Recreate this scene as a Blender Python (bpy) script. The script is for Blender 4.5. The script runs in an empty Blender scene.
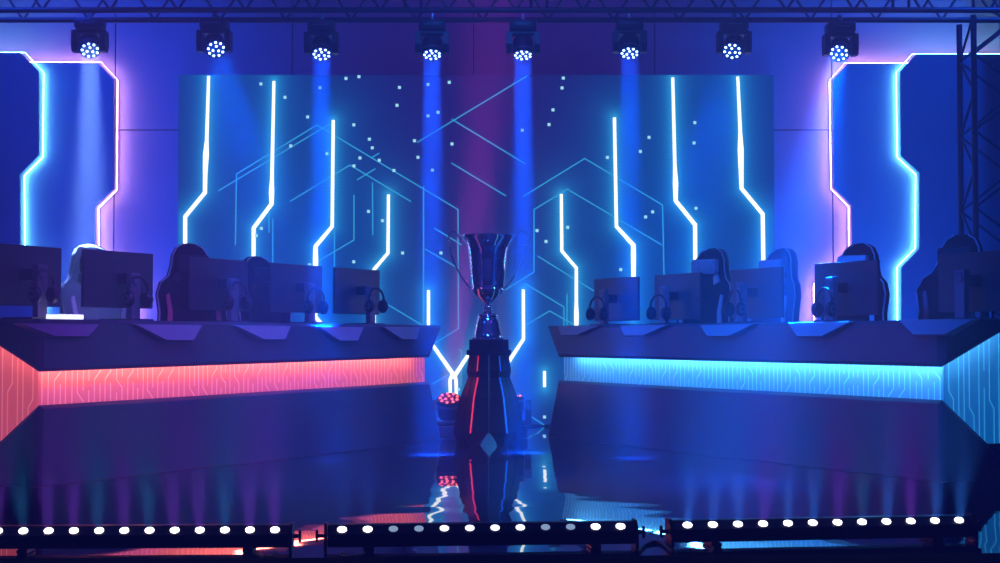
import bpy, bmesh, math, random
import numpy as np
from mathutils import Vector, Matrix
random.seed(7)
PI = math.pi
S = bpy.context.scene
COL = S.collection

# ------------------------------------------------------------------ camera
F = 1600.0
TH = math.atan(58.5 / F)
CAMZ = 0.83
cd = bpy.data.cameras.new('camera'); cam = bpy.data.objects.new('camera', cd); COL.objects.link(cam)
cam.location = (0, 0, CAMZ); cam.rotation_euler = (PI / 2 + TH, 0, 0)
cd.sensor_width = 36; cd.lens = F / 1000 * 36; cd.clip_end = 100; cd.clip_start = .05
S.camera = cam

def ray(px, py):
    a, b = px - 500.0, 281.5 - py
    return Vector((a, F * math.cos(TH) - b * math.sin(TH), F * math.sin(TH) + b * math.cos(TH)))
def atY(px, py, Y):
    d = ray(px, py); t = Y / d.y
    return Vector((d.x * t, Y, CAMZ + d.z * t))
def onZ(px, py, z):
    d = ray(px, py); t = (z - CAMZ) / d.z
    return Vector((d.x * t, d.y * t, z))
def onplane(px, py, p0, n):
    d = ray(px, py); o = Vector((0, 0, CAMZ)); t = (p0 - o).dot(n) / d.dot(n)
    return o + d * t

# ------------------------------------------------------------------ materials
def mat(name, col=(.1, .1, .1), rough=.5, metal=0, emit=None, es=1.0, spec=.5, noise=0, nscale=20):
    m = bpy.data.materials.new(name); m.use_nodes = True
    nt = m.node_tree; b = nt.nodes['Principled BSDF']
    b.inputs['Base Color'].default_value = (*col, 1); b.inputs['Roughness'].default_value = rough
    b.inputs['Metallic'].default_value = metal; b.inputs['Specular IOR Level'].default_value = spec
    if emit:
        b.inputs['Emission Color'].default_value = (*emit, 1); b.inputs['Emission Strength'].default_value = es
    if noise:
        tc = nt.nodes.new('ShaderNodeTexCoord'); n = nt.nodes.new('ShaderNodeTexNoise'); r = nt.nodes.new('ShaderNodeValToRGB')
        n.inputs['Scale'].default_value = nscale; n.inputs['Detail'].default_value = 4
        nt.links.new(tc.outputs['Object'], n.inputs['Vector']); nt.links.new(n.outputs['Fac'], r.inputs['Fac'])
        lo = [c * (1 - noise) for c in col]; hi = [min(1, c * (1 + noise)) for c in col]
        r.color_ramp.elements[0].color = (*lo, 1); r.color_ramp.elements[1].color = (*hi, 1)
        r.color_ramp.elements[0].position = .3; r.color_ramp.elements[1].position = .7
        nt.links.new(r.outputs['Color'], b.inputs['Base Color'])
    return m
M = {}
M['wall'] = mat('painted_wall', (.30, .30, .34), .7, noise=.05, nscale=3)
M['panel'] = mat('blue_grey_panel', (.22, .22, .27), .55, noise=.04, nscale=4)
M['panel_dark'] = mat('dark_panel', (.10, .10, .14), .55, noise=.05, nscale=4)
M['dark'] = mat('black_backstage', (.012, .012, .014), .8, noise=.2)
M['truss'] = mat('black_truss_metal', (.02, .02, .028), .45, .3, noise=.2)
M['fixture'] = mat('black_fixture_plastic', (.02, .02, .026), .4, noise=.15)
M['fixture_grey'] = mat('grey_fixture_trim', (.11, .11, .14), .35, noise=.1)
M['clamp'] = mat('bare_metal_clamp', (.35, .36, .42), .35, .6, noise=.1)
M['lens_plate'] = mat('lens_plate_blue', (.02, .03, .08), .2, emit=(.0, .05, .5), es=.6)
M['led_blue'] = mat('led_blue_white', (.8, .8, .9), .2, emit=(.45, .68, 1), es=5)
M['led_red'] = mat('led_red', (.8, .1, .1), .2, emit=(1, .12, .12), es=2.6)
M['lens_plate_red'] = mat('lens_plate_red', (.06, .01, .02), .3, emit=(.3, .01, .04), es=.3)
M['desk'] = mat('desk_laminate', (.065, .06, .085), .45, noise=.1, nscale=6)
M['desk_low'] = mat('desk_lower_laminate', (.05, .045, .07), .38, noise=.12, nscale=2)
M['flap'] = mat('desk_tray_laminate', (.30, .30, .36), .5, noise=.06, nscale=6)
M['monitor'] = mat('monitor_plastic', (.035, .03, .045), .45, noise=.1)
M['stand'] = mat('monitor_stand_plastic', (.17, .14, .19), .4, noise=.1)
M['headset'] = mat('headset_plastic', (.012, .012, .02), .3, noise=.1)
M['headset_pad'] = mat('headset_pad', (.02, .02, .03), .7)
M['chair'] = mat('chair_leather', (.006, .006, .011), .75, spec=.12, noise=.2)
M['chair_hazed'] = mat('chair_leather_haze_tint', (.05, .07, .14), .6, noise=.1)  # blue lift of the haze in front is put into the leather colour
M['chair_dark_trim'] = mat('chair_dark_trim', (.018, .016, .028), .6, spec=.2, noise=.1)
M['chair_accent'] = mat('chair_pale_accent', (.45, .48, .6), .5, noise=.1)
M['chair_red'] = mat('chair_red_accent', (.5, .05, .10), .5, noise=.1)
M['chair_trim'] = mat('chair_piping', (.45, .4, .5), .5, noise=.05)
M['chrome'] = mat('trophy_chrome', (.8, .86, 1.0), .07, 1, noise=.03, nscale=30)
M['ped'] = mat('pedestal_black', (.004, .004, .007), .55, spec=.12, noise=.2)
M['ped_edge'] = mat('pedestal_edge', (.05, .05, .09), .3, noise=.1)
M['strip_red'] = mat('pedestal_red_strip', (.4, .05, .05), .3, emit=(1, .03, .09), es=.9)
M['strip_blue'] = mat('pedestal_blue_strip', (.05, .1, .4), .3, emit=(.0, .14, .95), es=.9)
M['bar'] = mat('bar_housing', (.012, .011, .016), .42, noise=.2)
M['led_white'] = mat('led_white', (.9, .9, .9), .1, emit=(1, .93, 1), es=6)
M['led_dim'] = mat('led_dim', (.7, .8, .9), .1, emit=(.30, .42, .62), es=.8)
M['cable'] = mat('cable_rubber', (.012, .012, .014), .5, noise=.1)
M['edge_cyan'] = mat('cyan_edge_strip', (.3, .6, .9), .3, emit=(.12, .56, 1), es=32)
M['edge_pink'] = mat('pink_edge_strip', (.9, .5, .8), .3, emit=(1, .45, .95), es=18)
M['desk_strip_red'] = mat('desk_red_strip', (.9, .3, .2), .3, emit=(1, .17, .13), es=36)
M['desk_strip_cyan'] = mat('desk_cyan_strip', (.3, .6, .9), .3, emit=(.09, .50, 1), es=52)
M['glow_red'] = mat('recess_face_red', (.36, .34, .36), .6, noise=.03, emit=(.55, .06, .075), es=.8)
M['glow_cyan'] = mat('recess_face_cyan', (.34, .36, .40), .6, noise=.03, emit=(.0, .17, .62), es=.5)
M['glow_face'] = mat('recess_face', (.36, .36, .40), .6, noise=.03)
M['line_red'] = mat('recess_line_red', (.85, .8, .85), .5, noise=.02, emit=(.9, .22, .2), es=.6)
M['line_cyan'] = mat('recess_line_cyan', (.6, .7, .8), .5, noise=.02, emit=(.05, .45, .9), es=.6)
M['keyboard_light'] = mat('lit_white_edge', (.9, .9, 1), .3, emit=(.75, .82, 1), es=1.4)

# floor: glossy black stage laminate laid in big sheets, each sheet very slightly out of level
def floor_mat():
    m = bpy.data.materials.new('glossy_stage_floor'); m.use_nodes = True
    nt = m.node_tree; b = nt.nodes['Principled BSDF']; L = nt.links.new
    b.inputs['Base Color'].default_value = (.012, .012, .018, 1); b.inputs['Roughness'].default_value = .015
    b.inputs['Specular IOR Level'].default_value = 1.0
    g = nt.nodes.new('ShaderNodeNewGeometry')
    # sheet index -> random tilt
    sn = nt.nodes.new('ShaderNodeVectorMath'); sn.operation = 'DIVIDE'; sn.inputs[1].default_value = (2.0, 1.0, 1.0)
    fl = nt.nodes.new('ShaderNodeVectorMath'); fl.operation = 'FLOOR'
    wn = nt.nodes.new('ShaderNodeTexWhiteNoise'); wn.noise_dimensions = '3D'
    L(g.outputs['Position'], sn.inputs[0]); L(sn.outputs[0], fl.inputs[0]); L(fl.outputs[0], wn.inputs['Vector'])
    sub = nt.nodes.new('ShaderNodeVectorMath'); sub.operation = 'SUBTRACT'; sub.inputs[1].default_value = (.5, .5, .5)
    L(wn.outputs['Color'], sub.inputs[0])
    sc1 = nt.nodes.new('ShaderNodeVectorMath'); sc1.operation = 'MULTIPLY'; sc1.inputs[1].default_value = (.012, .010, 0)
    L(sub.outputs[0], sc1.inputs[0])
    # gentle waviness
    mp = nt.nodes.new('ShaderNodeMapping'); mp.inputs['Scale'].default_value = (1.2, 3.2, 1)
    nz = nt.nodes.new('ShaderNodeTexNoise'); nz.inputs['Scale'].default_value = 1.0; nz.inputs['Detail'].default_value = 1.5
    L(g.outputs['Position'], mp.inputs['Vector']); L(mp.outputs[0], nz.inputs['Vector'])
    sub2 = nt.nodes.new('ShaderNodeVectorMath'); sub2.operation = 'SUBTRACT'; sub2.inputs[1].default_value = (.5, .5, .5)
    L(nz.outputs['Color'], sub2.inputs[0])
    sc2 = nt.nodes.new('ShaderNodeVectorMath'); sc2.operation = 'MULTIPLY'; sc2.inputs[1].default_value = (.045, .022, 0)
    L(sub2.outputs[0], sc2.inputs[0])
    ad = nt.nodes.new('ShaderNodeVectorMath'); ad.operation = 'ADD'; L(sc1.outputs[0], ad.inputs[0]); L(sc2.outputs[0], ad.inputs[1])
    ad2 = nt.nodes.new('ShaderNodeVectorMath'); ad2.operation = 'ADD'; L(g.outputs['Normal'], ad2.inputs[0]); L(ad.outputs[0], ad2.inputs[1])
    nn = nt.nodes.new('ShaderNodeVectorMath'); nn.operation = 'NORMALIZE'; L(ad2.outputs[0], nn.inputs[0])
    L(nn.outputs[0], b.inputs['Normal'])
    return m
M['floor'] = floor_mat()

# ------------------------------------------------------------------ mesh helpers
def fin(name, bm, mats, parent=None, loc=(0, 0, 0), smooth=False, rot=None):
    bmesh.ops.recalc_face_normals(bm, faces=bm.faces[:])
    me = bpy.data.meshes.new(name); bm.to_mesh(me); bm.free()
    for m in (mats if isinstance(mats, (list, tuple)) else [mats]): me.materials.append(m)
    if smooth:
        for p in me.polygons: p.use_smooth = True
        try: me.set_sharp_from_angle(angle=math.radians(38))
        except Exception: pass
    o = bpy.data.objects.new(name, me); COL.objects.link(o)
    o.location = loc
    if rot: o.rotation_euler = rot
    if parent: o.parent = parent
    return o
def thing(name, label, cat, loc=(0, 0, 0), rot=(0, 0, 0), group=None):
    o = bpy.data.objects.new(name, None); COL.objects.link(o); o.empty_display_size = .1
    o.location = loc; o.rotation_euler = rot
    o['label'] = label; o['category'] = cat
    if group: o['group'] = group
    return o
def tag(o, label, cat, group=None):
    o['label'] = label; o['category'] = cat
    if group: o['group'] = group
    return o
def struct(o):
    o['kind'] = 'structure'; return o
def copy_tree(o, parent=None):
    c = o.copy(); COL.objects.link(c)
    if parent: c.parent = parent
    for ch in list(o.children): copy_tree(ch, c)
    return c

def box(bm, c, s, R=None, mi=0, bev=0):
    r = bmesh.ops.create_cube(bm, size=1); vs = r['verts']
    T = Matrix.Translation(Vector(c)) @ (R.to_4x4() if R else Matrix.Identity(4)) @ Matrix.Diagonal((*s, 1))
    bmesh.ops.transform(bm, matrix=T, verts=vs)
    fs = list({f for v in vs for f in v.link_faces})
    for f in fs: f.material_index = mi
    if bev:
        es = list({e for v in vs for e in v.link_edges})
        bmesh.ops.bevel(bm, geom=es, offset=bev, segments=2, affect='EDGES', profile=.5)
    return vs
def tube(bm, a, b, r, seg=8, r2=None, mi=0, caps=True):
    a, b = Vector(a), Vector(b); d = b - a
    if d.length < 1e-6: return
    q = d.to_track_quat('Z', 'Y').to_matrix().to_4x4()
    res = bmesh.ops.create_cone(bm, cap_ends=caps, segments=seg, radius1=r, radius2=r if r2 is None else r2, depth=d.length,
                                matrix=Matrix.Translation((a + b) / 2) @ q)
    for v in res['verts']:
        for f in v.link_faces: f.material_index = mi
def path(bm, pts, r, seg=8, closed=False, mi=0):
    pts = [Vector(p) for p in pts]; n = len(pts); rings = []
    up = Vector((.13, .21, .97)).normalized()
    for i, p in enumerate(pts):
        if closed: t = pts[(i + 1) % n] - pts[i - 1]
        else: t = pts[min(i + 1, n - 1)] - pts[max(i - 1, 0)]
        t.normalize(); x = t.cross(up)
        if x.length < .05: x = t.cross(Vector((1, 0, 0)))
        x.normalize(); y = t.cross(x).normalized()
        rr = r[i] if isinstance(r, (list, tuple)) else r
        rings.append([bm.verts.new(p + (x * math.cos(2 * PI * k / seg) + y * math.sin(2 * PI * k / seg)) * rr) for k in range(seg)])
    for i in range(n if closed else n - 1):
        A, B = rings[i], rings[(i + 1) % n]
        for k in range(seg):
            f = bm.faces.new((A[k], A[(k + 1) % seg], B[(k + 1) % seg], B[k])); f.material_index = mi
    if not closed:
        bm.faces.new(rings[0][::-1]).material_index = mi; bm.faces.new(rings[-1]).material_index = mi
def lathe(bm, prof, seg=40, c=(0, 0, 0), mi=0, cap=True):
    rings = []
    for r, z in prof:
        rings.append([bm.verts.new((c[0] + r * math.cos(2 * PI * k / seg), c[1] + r * math.sin(2 * PI * k / seg), c[2] + z)) for k in range(seg)])
    for A, B in zip(rings, rings[1:]):
        for k in range(seg):
            bm.faces.new((A[k], A[(k + 1) % seg], B[(k + 1) % seg], B[k])).material_index = mi
    if cap:
        bm.faces.new(rings[0][::-1]); bm.faces.new(rings[-1])
def prism(bm, pts, off, mi=0):
    """polygon pts (3-D) extruded by vector off"""
    A = [bm.verts.new(p) for p in pts]; B = [bm.verts.new(Vector(p) + Vector(off)) for p in pts]
    fs = [bm.faces.new(A), bm.faces.new(B[::-1])]
    n = len(pts)
    for i in range(n): fs.append(bm.faces.new((A[i], B[i], B[(i + 1) % n], A[(i + 1) % n])))
    for f in fs: f.material_index = mi
    return fs
def loft(bm, P, Q, mi=0):
    A = [bm.verts.new(p) for p in P]; B = [bm.verts.new(q) for q in Q]; n = len(P)
    bm.faces.new(A).material_index = mi; bm.faces.new(B[::-1]).material_index = mi
    for i in range(n): bm.faces.new((A[i], B[i], B[(i + 1) % n], A[(i + 1) % n])).material_index = mi
def ribbon(bm, pts, widths, nrm, lift, mi):
    """flat polyline strip with mitred joints lying in the plane of normal nrm"""
    pts = [Vector(p) for p in pts]; n = len(pts); Lv, Rv = [], []
    for i, p in enumerate(pts):
        d0 = (pts[i] - pts[i - 1]).normalized() if i else (pts[1] - pts[0]).normalized()
        d1 = (pts[i + 1] - pts[i]).normalized() if i < n - 1 else d0
        s0, s1 = d0.cross(nrm), d1.cross(nrm); m = (s0 + s1).normalized()
        w = (widths[i] if isinstance(widths, (list, tuple)) else widths) / 2 / max(.5, m.dot(s0))
        Lv.append(bm.verts.new(p + m * w + nrm * lift)); Rv.append(bm.verts.new(p - m * w + nrm * lift))
    for i in range(n - 1):
        f = bm.faces.new((Lv[i], Lv[i + 1], Rv[i + 1], Rv[i])); f.material_index = mi

# ------------------------------------------------------------------ room shell
YW = 15.62
bm = bmesh.new(); box(bm, (0, 10.95, -.3), (14, 9.9, .6)); struct(fin('floor', bm, M['floor']))
bm = bmesh.new(); box(bm, (0, 0.6, -.85), (14, 10.8, .3)); struct(fin('floor_pit', bm, M['dark']))
bm = bmesh.new(); box(bm, (0, 6.2, 6.1), (14, 22.4, .2)); struct(fin('ceiling', bm, M['dark']))
bm = bmesh.new(); box(bm, (-7.1, 6.2, 2.5), (.2, 22.4, 7)); struct(fin('wall_left', bm, M['dark']))
bm = bmesh.new(); box(bm, (7.1, 6.2, 2.5), (.2, 22.4, 7)); struct(fin('wall_right', bm, M['dark']))
bm = bmesh.new(); box(bm, (0, -4.9, 2.5), (14, .2, 7)); struct(fin('wall_front', bm, M['dark']))
bm = bmesh.new()
xs = [-7] + [atY(p, 100, YW).x for p in (-62, 115, 292, 473.5, 655, 832, 1010)] + [7]
zs = [0, atY(500, 130, YW).z, 6]
box(bm, (0, YW + .14, 3), (14.2, .16, 6.2), mi=0)
for a, b in zip(xs, xs[1:]):
    for c, d in zip(zs, zs[1:]):
        box(bm, ((a + b) / 2, YW + .03, (c + d) / 2), (b - a - .012, .06, d - c - .012), mi=1)
struct(fin('wall_back', bm, [M['dark'], M['wall']]))
# black lip along the stage front
bm = bmesh.new()
e0, e1 = Vector((-7, 5.68, 0)), Vector((7, 6.40, 0)); ed = (e1 - e0).normalized(); en = Vector((ed.y, -ed.x, 0))
prism(bm, [e0 + Vector((0, 0, .018)), e1 + Vector((0, 0, .018)), e1 + en * .45 + Vector((0, 0, .018)), e0 + en * .45 + Vector((0, 0, .018))], (0, 0, -.7))
struct(fin('trim_1', bm, mat('stage_lip_black', (.004, .004, .005), .95, spec=.02, noise=.2)))

# ------------------------------------------------------------------ LED screen
YS = 15.45
def sp(x, y): return atY(x, y, YS)
thick = [  # (x, y, width px)
 [(208.7, 76, 3), (206.8, 140, 3.6), (206, 155, 6), (205.3, 172, 4.6), (205, 192.6, 4), (185.3, 216.6, 4), (185, 300, 4)],
 [(274, 81, 3), (272, 178, 3.6), (271.6, 192, 5.4), (271.6, 204, 4), (253.7, 228, 4), (253.4, 310, 4)],
 [(333.3, 120, 3.2), (332.2, 226.5, 3.4), (315.6, 246.4, 4), (315.6, 258, 5.2), (315.6, 317, 3.6), (321, 323.5, 4), (327, 332, 4)],
 [(388.5, 194.5, 3), (388, 253, 3.2), (374, 269.6, 3.4), (374, 335, 4)],
 [(428.5, 290.3, 3), (428.5, 339, 3.2), (453, 374, 4), (450, 380, 3.2), (450.5, 402, 3.2)],
 [(480, 337, 3), (454.5, 376, 4), (456, 380, 3.2), (456.5, 402, 3.2)],
 [(523.3, 289.5, 3), (523.5, 339, 3.2), (500, 375, 4), (500, 400, 3)],
 [(561.3, 194, 3), (561.8, 251, 3.2), (576.3, 268, 3.2), (576.3, 302, 3.4), (576.4, 316, 4.8), (576.3, 335, 3.4)],
 [(614.4, 117.5, 3.2), (616.4, 226.5, 3.4), (633.3, 245, 4.4), (633.4, 255, 5), (633.5, 320, 3)],
 [(672.7, 77.6, 3), (674.8, 165, 3.4), (675.5, 184, 5.4), (675.6, 200.7, 4), (695, 224.7, 4), (695.6, 310, 4)],
 [(737.7, 76.6, 3), (740.2, 132, 3.6), (740.6, 150, 6), (741.5, 188.5, 4), (762.6, 214, 4), (764, 310, 4)],
 [(544.5, 371, 3), (544.5, 387, 3)]]
thin = [[(235.5, 245), (236.5, 174), (317, 125), (458, 209.6), (458.4, 328.5), (432, 345)], [(218, 191), (333, 122)],
 [(290, 201.5), (350, 165), (411, 201.6)], [(269, 212), (269, 233)], [(272.8, 219), (272.8, 285)], [(354, 195), (354, 240), (308, 267)],
 [(334.4, 231), (334.4, 272)], [(372.5, 182.5), (372.8, 235)], [(423.6, 186), (423.6, 326)], [(357, 180), (375.5, 168.6)], [(372, 157.5), (379.5, 153)],
 [(417, 142.5), (527, 76)], [(451.5, 119), (525.5, 164)], [(451.5, 163), (506, 196)], [(434, 228), (462, 245)], [(425, 249), (458, 268)],
 [(380, 300), (422, 325)], [(523, 196.5), (584.7, 158.5), (662.5, 205), (664, 276)], [(505, 290), (534, 272), (534, 209.6), (568.7, 188.5)], [(568.7, 190), (662, 245)],
 [(537.5, 256), (594, 291)], [(524, 283), (564, 307), (564, 326)], [(567, 294), (567, 326)], [(526, 325), (549.6, 311), (574.7, 325)],
 [(432.5, 384), (461, 367)], [(459, 349), (461.3, 351), (461.3, 386)], [(526, 413), (544, 425)]]
dots = [(261, 84), (285, 97.4), (307.7, 117), (290.8, 146), (327, 153.6), (320, 87.8), (261.4, 228.4), (256.3, 235.7), (346, 78.5), (359, 76.8), (399.5, 87.5),
 (397, 105.4), (428, 84.6), (449.3, 82.4), (428, 116), (438, 112.4), (353.8, 124.9), (369.4, 139.2), (372.3, 147.9), (360, 158), (379.3, 160.3), (354, 166),
 (394, 170.5), (414.5, 140.8), (418, 157.4), (432.4, 170.2), (452, 144), (368.5, 211.4), (382.5, 220.7), (402.6, 253), (353.7, 261.8), (309.5, 264.7), (441, 253),
 (537, 230.6), (546, 241.5), (567.7, 227.4), (563.3, 78.2), (562, 88), (553, 110), (549, 124.6), (522.3, 130.3), (607.4, 157.5), (640.3, 151.5), (649, 137.4),
 (694.8, 122.7), (694, 143), (696, 208.3), (652.6, 211.9), (645.6, 217), (620.7, 269.6), (458.6, 389.4), (544.5, 417), (544.5, 429)]
def emis_attr():
    m = bpy.data.materials.new('led_screen_picture'); m.use_nodes = True; nt = m.node_tree; nt.nodes.clear()
    out = nt.nodes.new('ShaderNodeOutputMaterial'); b = nt.nodes.new('ShaderNodeBsdfPrincipled'); at = nt.nodes.new('ShaderNodeAttribute'); at.attribute_name = 'glow'
    b.inputs['Base Color'].default_value = (.015, .015, .02, 1); b.inputs['Roughness'].default_value = .6
    # pixel pitch of the LED modules, as a faint fine mesh
    g = nt.nodes.new('ShaderNodeNewGeometry'); w = nt.nodes.new('ShaderNodeTexWave'); w.bands_direction = 'Z'; w.inputs['Scale'].default_value = 14
    mr = nt.nodes.new('ShaderNodeMapRange'); mr.inputs['To Min'].default_value = .82; mr.inputs['To Max'].default_value = 1.1
    nt.links.new(g.outputs['Position'], w.inputs['Vector']); nt.links.new(w.outputs['Fac'], mr.inputs['Value'])
    nt.links.new(at.outputs['Color'], b.inputs['Emission Color']); nt.links.new(mr.outputs[0], b.inputs['Emission Strength'])
    nt.links.new(b.outputs[0], out.inputs[0]); return m
x0, x1 = sp(177, 300).x, sp(775, 300).x
z1 = sp(500, 75).z; z0 = .02
NX, NZ = 300, 176
gx = np.linspace(x0, x1, NX); gz = np.linspace(z0, z1, NZ); GX, GZ = np.meshgrid(gx, gz)
def segd(P, Q):
    px, pz, qx, qz = P.x, P.z, Q.x, Q.z; dx, dz = qx - px, qz - pz
    t = np.clip(((GX - px) * dx + (GZ - pz) * dz) / (dx * dx + dz * dz + 1e-9), 0, 1)
    return np.hypot(GX - px - t * dx, GZ - pz - t * dz)
D = np.full(GX.shape, 9.); soft = np.zeros(GX.shape)
for l in thick:
    dl = np.full(GX.shape, 9.)
    for a, b in zip(l, l[1:]): dl = np.minimum(dl, segd(sp(a[0], a[1]), sp(b[0], b[1])))
    D = np.minimum(D, dl); soft += np.exp(-(dl / .30) ** 1.1)
soft = np.minimum(soft, 1.25)
cx = (GX - sp(480, 0).x) / 1.1
cen = np.exp(-cx ** 2)
glow = np.zeros((NZ, NX, 4)); glow[..., 3] = 1
near = np.exp(-D / .045); mid = np.exp(-D / .12)
for k, (base, ctr, s_, m_, n_) in enumerate(((.0, .012, .0, .0, .03), (.012, .002, .050, .06, .34), (.10, .07, .15, .14, .42))):
    glow[..., k] = base * (1 - .75 * cen) + ctr * cen + s_ * soft + m_ * mid + n_ * near
bm = bmesh.new()
vv = [[bm.verts.new((GX[j, i], YS, GZ[j, i])) for i in range(NX)] for j in range(NZ)]
for j in range(NZ - 1):
    for i in range(NX - 1): bm.faces.new((vv[j][i], vv[j][i + 1], vv[j + 1][i + 1], vv[j + 1][i]))
scr = thing('led_screen', 'large dark blue LED video wall with bright zigzag light lines behind the trophy', 'screen', ((x0 + x1) / 2, YS, 0))
off = Vector(((x0 + x1) / 2, YS, 0))
bmesh.ops.translate(bm, verts=bm.verts[:], vec=-off)
nrm = Vector((0, -1, 0)); PXM = YS / F
nb = len(bm.verts)
for l in thick: ribbon(bm, [sp(a, b) - off for a, b, w in l], [w * PXM for a, b, w in l], nrm, .004, 1)
for l in thin: ribbon(bm, [sp(a, b) - off for a, b in l], 1.15 * PXM, nrm, .002, 2)
for a, b in dots:
    p = sp(a, b) - off; r = 1.5 * PXM
    if p.z < .03: continue
    f = bm.faces.new([bm.verts.new(p + Vector((dx * r, -.005, dz * r))) for dx, dz in ((-1, -1), (1, -1), (1, 1), (-1, 1))]); f.material_index = 3
me = bpy.data.meshes.new('screen_face'); bm.to_mesh(me); bm.free()
at = me.attributes.new('glow', 'FLOAT_COLOR', 'POINT')
arr = np.ones((len(me.vertices), 4), dtype=np.float32); arr[:NX * NZ] = glow.reshape(-1, 4)
at.data.foreach_set('color', arr.ravel())
for m in (emis_attr(), mat('screen_bright_line', (0, 0, 0), .5, emit=(1, 1, .93), es=1.5), mat('screen_fine_line', (0, 0, 0), .5, emit=(.03, .36, .6), es=1.15),
          mat('screen_dot', (0, 0, 0), .5, emit=(.42, .9, 1), es=.95)): me.materials.append(m)
so = bpy.data.objects.new('screen_face', me); COL.objects.link(so); so.parent = scr
bm = bmesh.new(); box(bm, (0, .055, (z0 + z1) / 2), (x1 - x0, .1, z1 - z0)); fin('screen_cabinet', bm, M['dark'], scr)

# ------------------------------------------------------------------ back-lit cut-out wall panels
def wall_panel(label, pts, Y, edge, m_strip, gap, m_face, group='backlit angular wall panels'):
    P = [atY(x, y, Y) for x, y in pts]
    P[0].z = 0.0 if P[0].z < .2 else P[0].z
    root = thing('backlit_wall_panel', label, 'wall panel', (P[0].x, Y, 0), group=group)
    o = Vector((P[0].x, Y, 0)); P = [p - o for p in P]
    bm = bmesh.new(); prism(bm, P, (0, .035, 0)); fin('panel_face', bm, m_face, root)
    # strip: ribbon behind the edge, standing perpendicular to the wall
    E = [P[i] for i in edge]; bm = bmesh.new()
    n = len(E); area = sum(P[i - 1].x * P[i].z - P[i].x * P[i - 1].z for i in range(len(P))); sg = 1 if area > 0 else -1
    sds = []
    for i in range(n - 1):
        d = (E[i + 1] - E[i]).normalized(); o_ = Vector((d.z, 0, -d.x)) * sg
        sds.append(o_ * (.006 + .020 * max(0, o_.z)))
    jo = [sds[0]] + [(sds[i - 1] + sds[i]) * .6 for i in range(1, n - 1)] + [sds[-1]]
    for i in range(n - 1):
        a, b = E[i] + jo[i], E[i + 1] + jo[i + 1]
        bm.faces.new([bm.verts.new(a + Vector((0, gap - .035, 0))), bm.verts.new(b + Vector((0, gap - .035, 0))), bm.verts.new(b + Vector((0, gap, 0))), bm.verts.new(a + Vector((0, gap, 0)))])
    s = fin('light_strip', bm, m_strip, root); s['label'] = 'glowing strip behind the panel edge'
    return root
def floorpx(x, Y): return (x, 340.0 + CAMZ * F / Y)
YI, YO = 15.46, 15.30
wall_panel('dark blue cut-out wall panel left of the screen with pink glowing edge',
   [floorpx(130, YI), (130, 285), (95, 255), (95, 207), (113.7, 188.4), (113.7, 79), (97.7, 62.7), (-40, 62.7), floorpx(-40, YI)], YI,
   [0, 1, 2, 3, 4, 5, 6, 7], M['edge_pink'], .125, M['panel'])
wall_panel('dark blue cut-out wall panel at the left photo edge with cyan glowing edge',
   [floorpx(38.3, YO), (38.3, 267), (19.5, 249), (19.5, 174), (38.3, 155), (38.3, 71), (20, 52.5), (-90, 52.5), floorpx(-90, YO)], YO,
   [0, 1, 2, 3, 4, 5, 6, 7], M['edge_cyan'], .155, M['panel_dark'])
wall_panel('dark blue cut-out wall panel right of the screen with pink glowing edge',
   [floorpx(817, YI), (817, 285), (852.5, 255), (851.6, 205.5), (834, 187.6), (833, 79.7), (848, 63.5), (1010, 63.5), floorpx(1010, YI)], YI,
   [0, 1, 2, 3, 4, 5, 6, 7], M['edge_pink'], .125, M['panel'])
wall_panel('dark blue cut-out wall panel beside the truss tower with cyan glowing edge',
   [floorpx(902, YO), (902, 267), (920, 248.6), (919.9, 172.7), (901.5, 155.6), (900.7, 71), (916.5, 54), (1050, 54), floorpx(1050, YO)], YO,
   [0, 1, 2, 3, 4, 5, 6, 7], M['edge_cyan'], .155, M['panel_dark'])

# dark curtain at the right backstage edge
bm = bmesh.new(); nseg = 60; xa, xb = 4.62, 6.6; A, B = [], []
for i in range(nseg + 1):
    t = i / nseg; x = xa + (xb - xa) * t; y = 14.7 + .05 * math.sin(t * 40) + .02 * math.sin(t * 93)
    A.append(bm.verts.new((x, y, .01))); B.append(bm.verts.new((x, y, 4.6)))
for i in range(nseg): bm.faces.new((A[i], A[i + 1], B[i + 1], B[i]))
r = bmesh.ops.solidify(bm, geom=bm.faces[:], thickness=.01)
tag(fin('stage_curtain', bm, mat('dark_curtain', (.05, .03, .07), .85, noise=.2), smooth=True), 'dark purple draped backstage curtain behind the right truss tower', 'curtain')

# ------------------------------------------------------------------ trusses
ZR = atY(500, 20, 13.2).z; TW = .4; YF, YR = 12.8, 13.2
XT0, XT1 = -5.05, atY(960, 100, 13.2).x + .40
def truss_between(root, p, ax, L, u, v, step, o, rungs=True):
    """box truss along ax from p: 4 chords + lattice; u, v = unit cross axes"""
    for a in (0, 1):
        for b in (0, 1):
            bm = bmesh.new(); q = p + u * TW * a + v * TW * b; tube(bm, q - o, q + ax * L - o, .024, 10); fin('chord', bm, M['truss'], root, smooth=True)
    n = int(round(L / step)); st = L / n
    def zig(a0, b0, ph):
        for i in range(n):
            s, e = (a0, b0) if (i + ph) % 2 else (b0, a0)
            bm = bmesh.new(); tube(bm, p + s + ax * st * i - o, p + e + ax * st * (i + 1) - o, .0105, 6); fin('brace', bm, M['truss'], root, smooth=True)
    return zig, n, st
tr = thing('overhead_truss', 'long horizontal black lattice truss across the top holding eight stage lights', 'truss', (0, 13, ZR))
o = Vector((0, 13, ZR)); X_, Y_, Z_ = Vector((1, 0, 0)), Vector((0, 1, 0)), Vector((0, 0, 1))
p = Vector((XT0, YF, ZR))
zig, n, st = truss_between(tr, p, X_, XT1 - XT0, Y_, Z_, .27, o)
zig(Vector((0, 0, 0)), Z_ * TW, 0); zig(Y_ * TW, Y_ * TW + Z_ * TW, 1)
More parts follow.
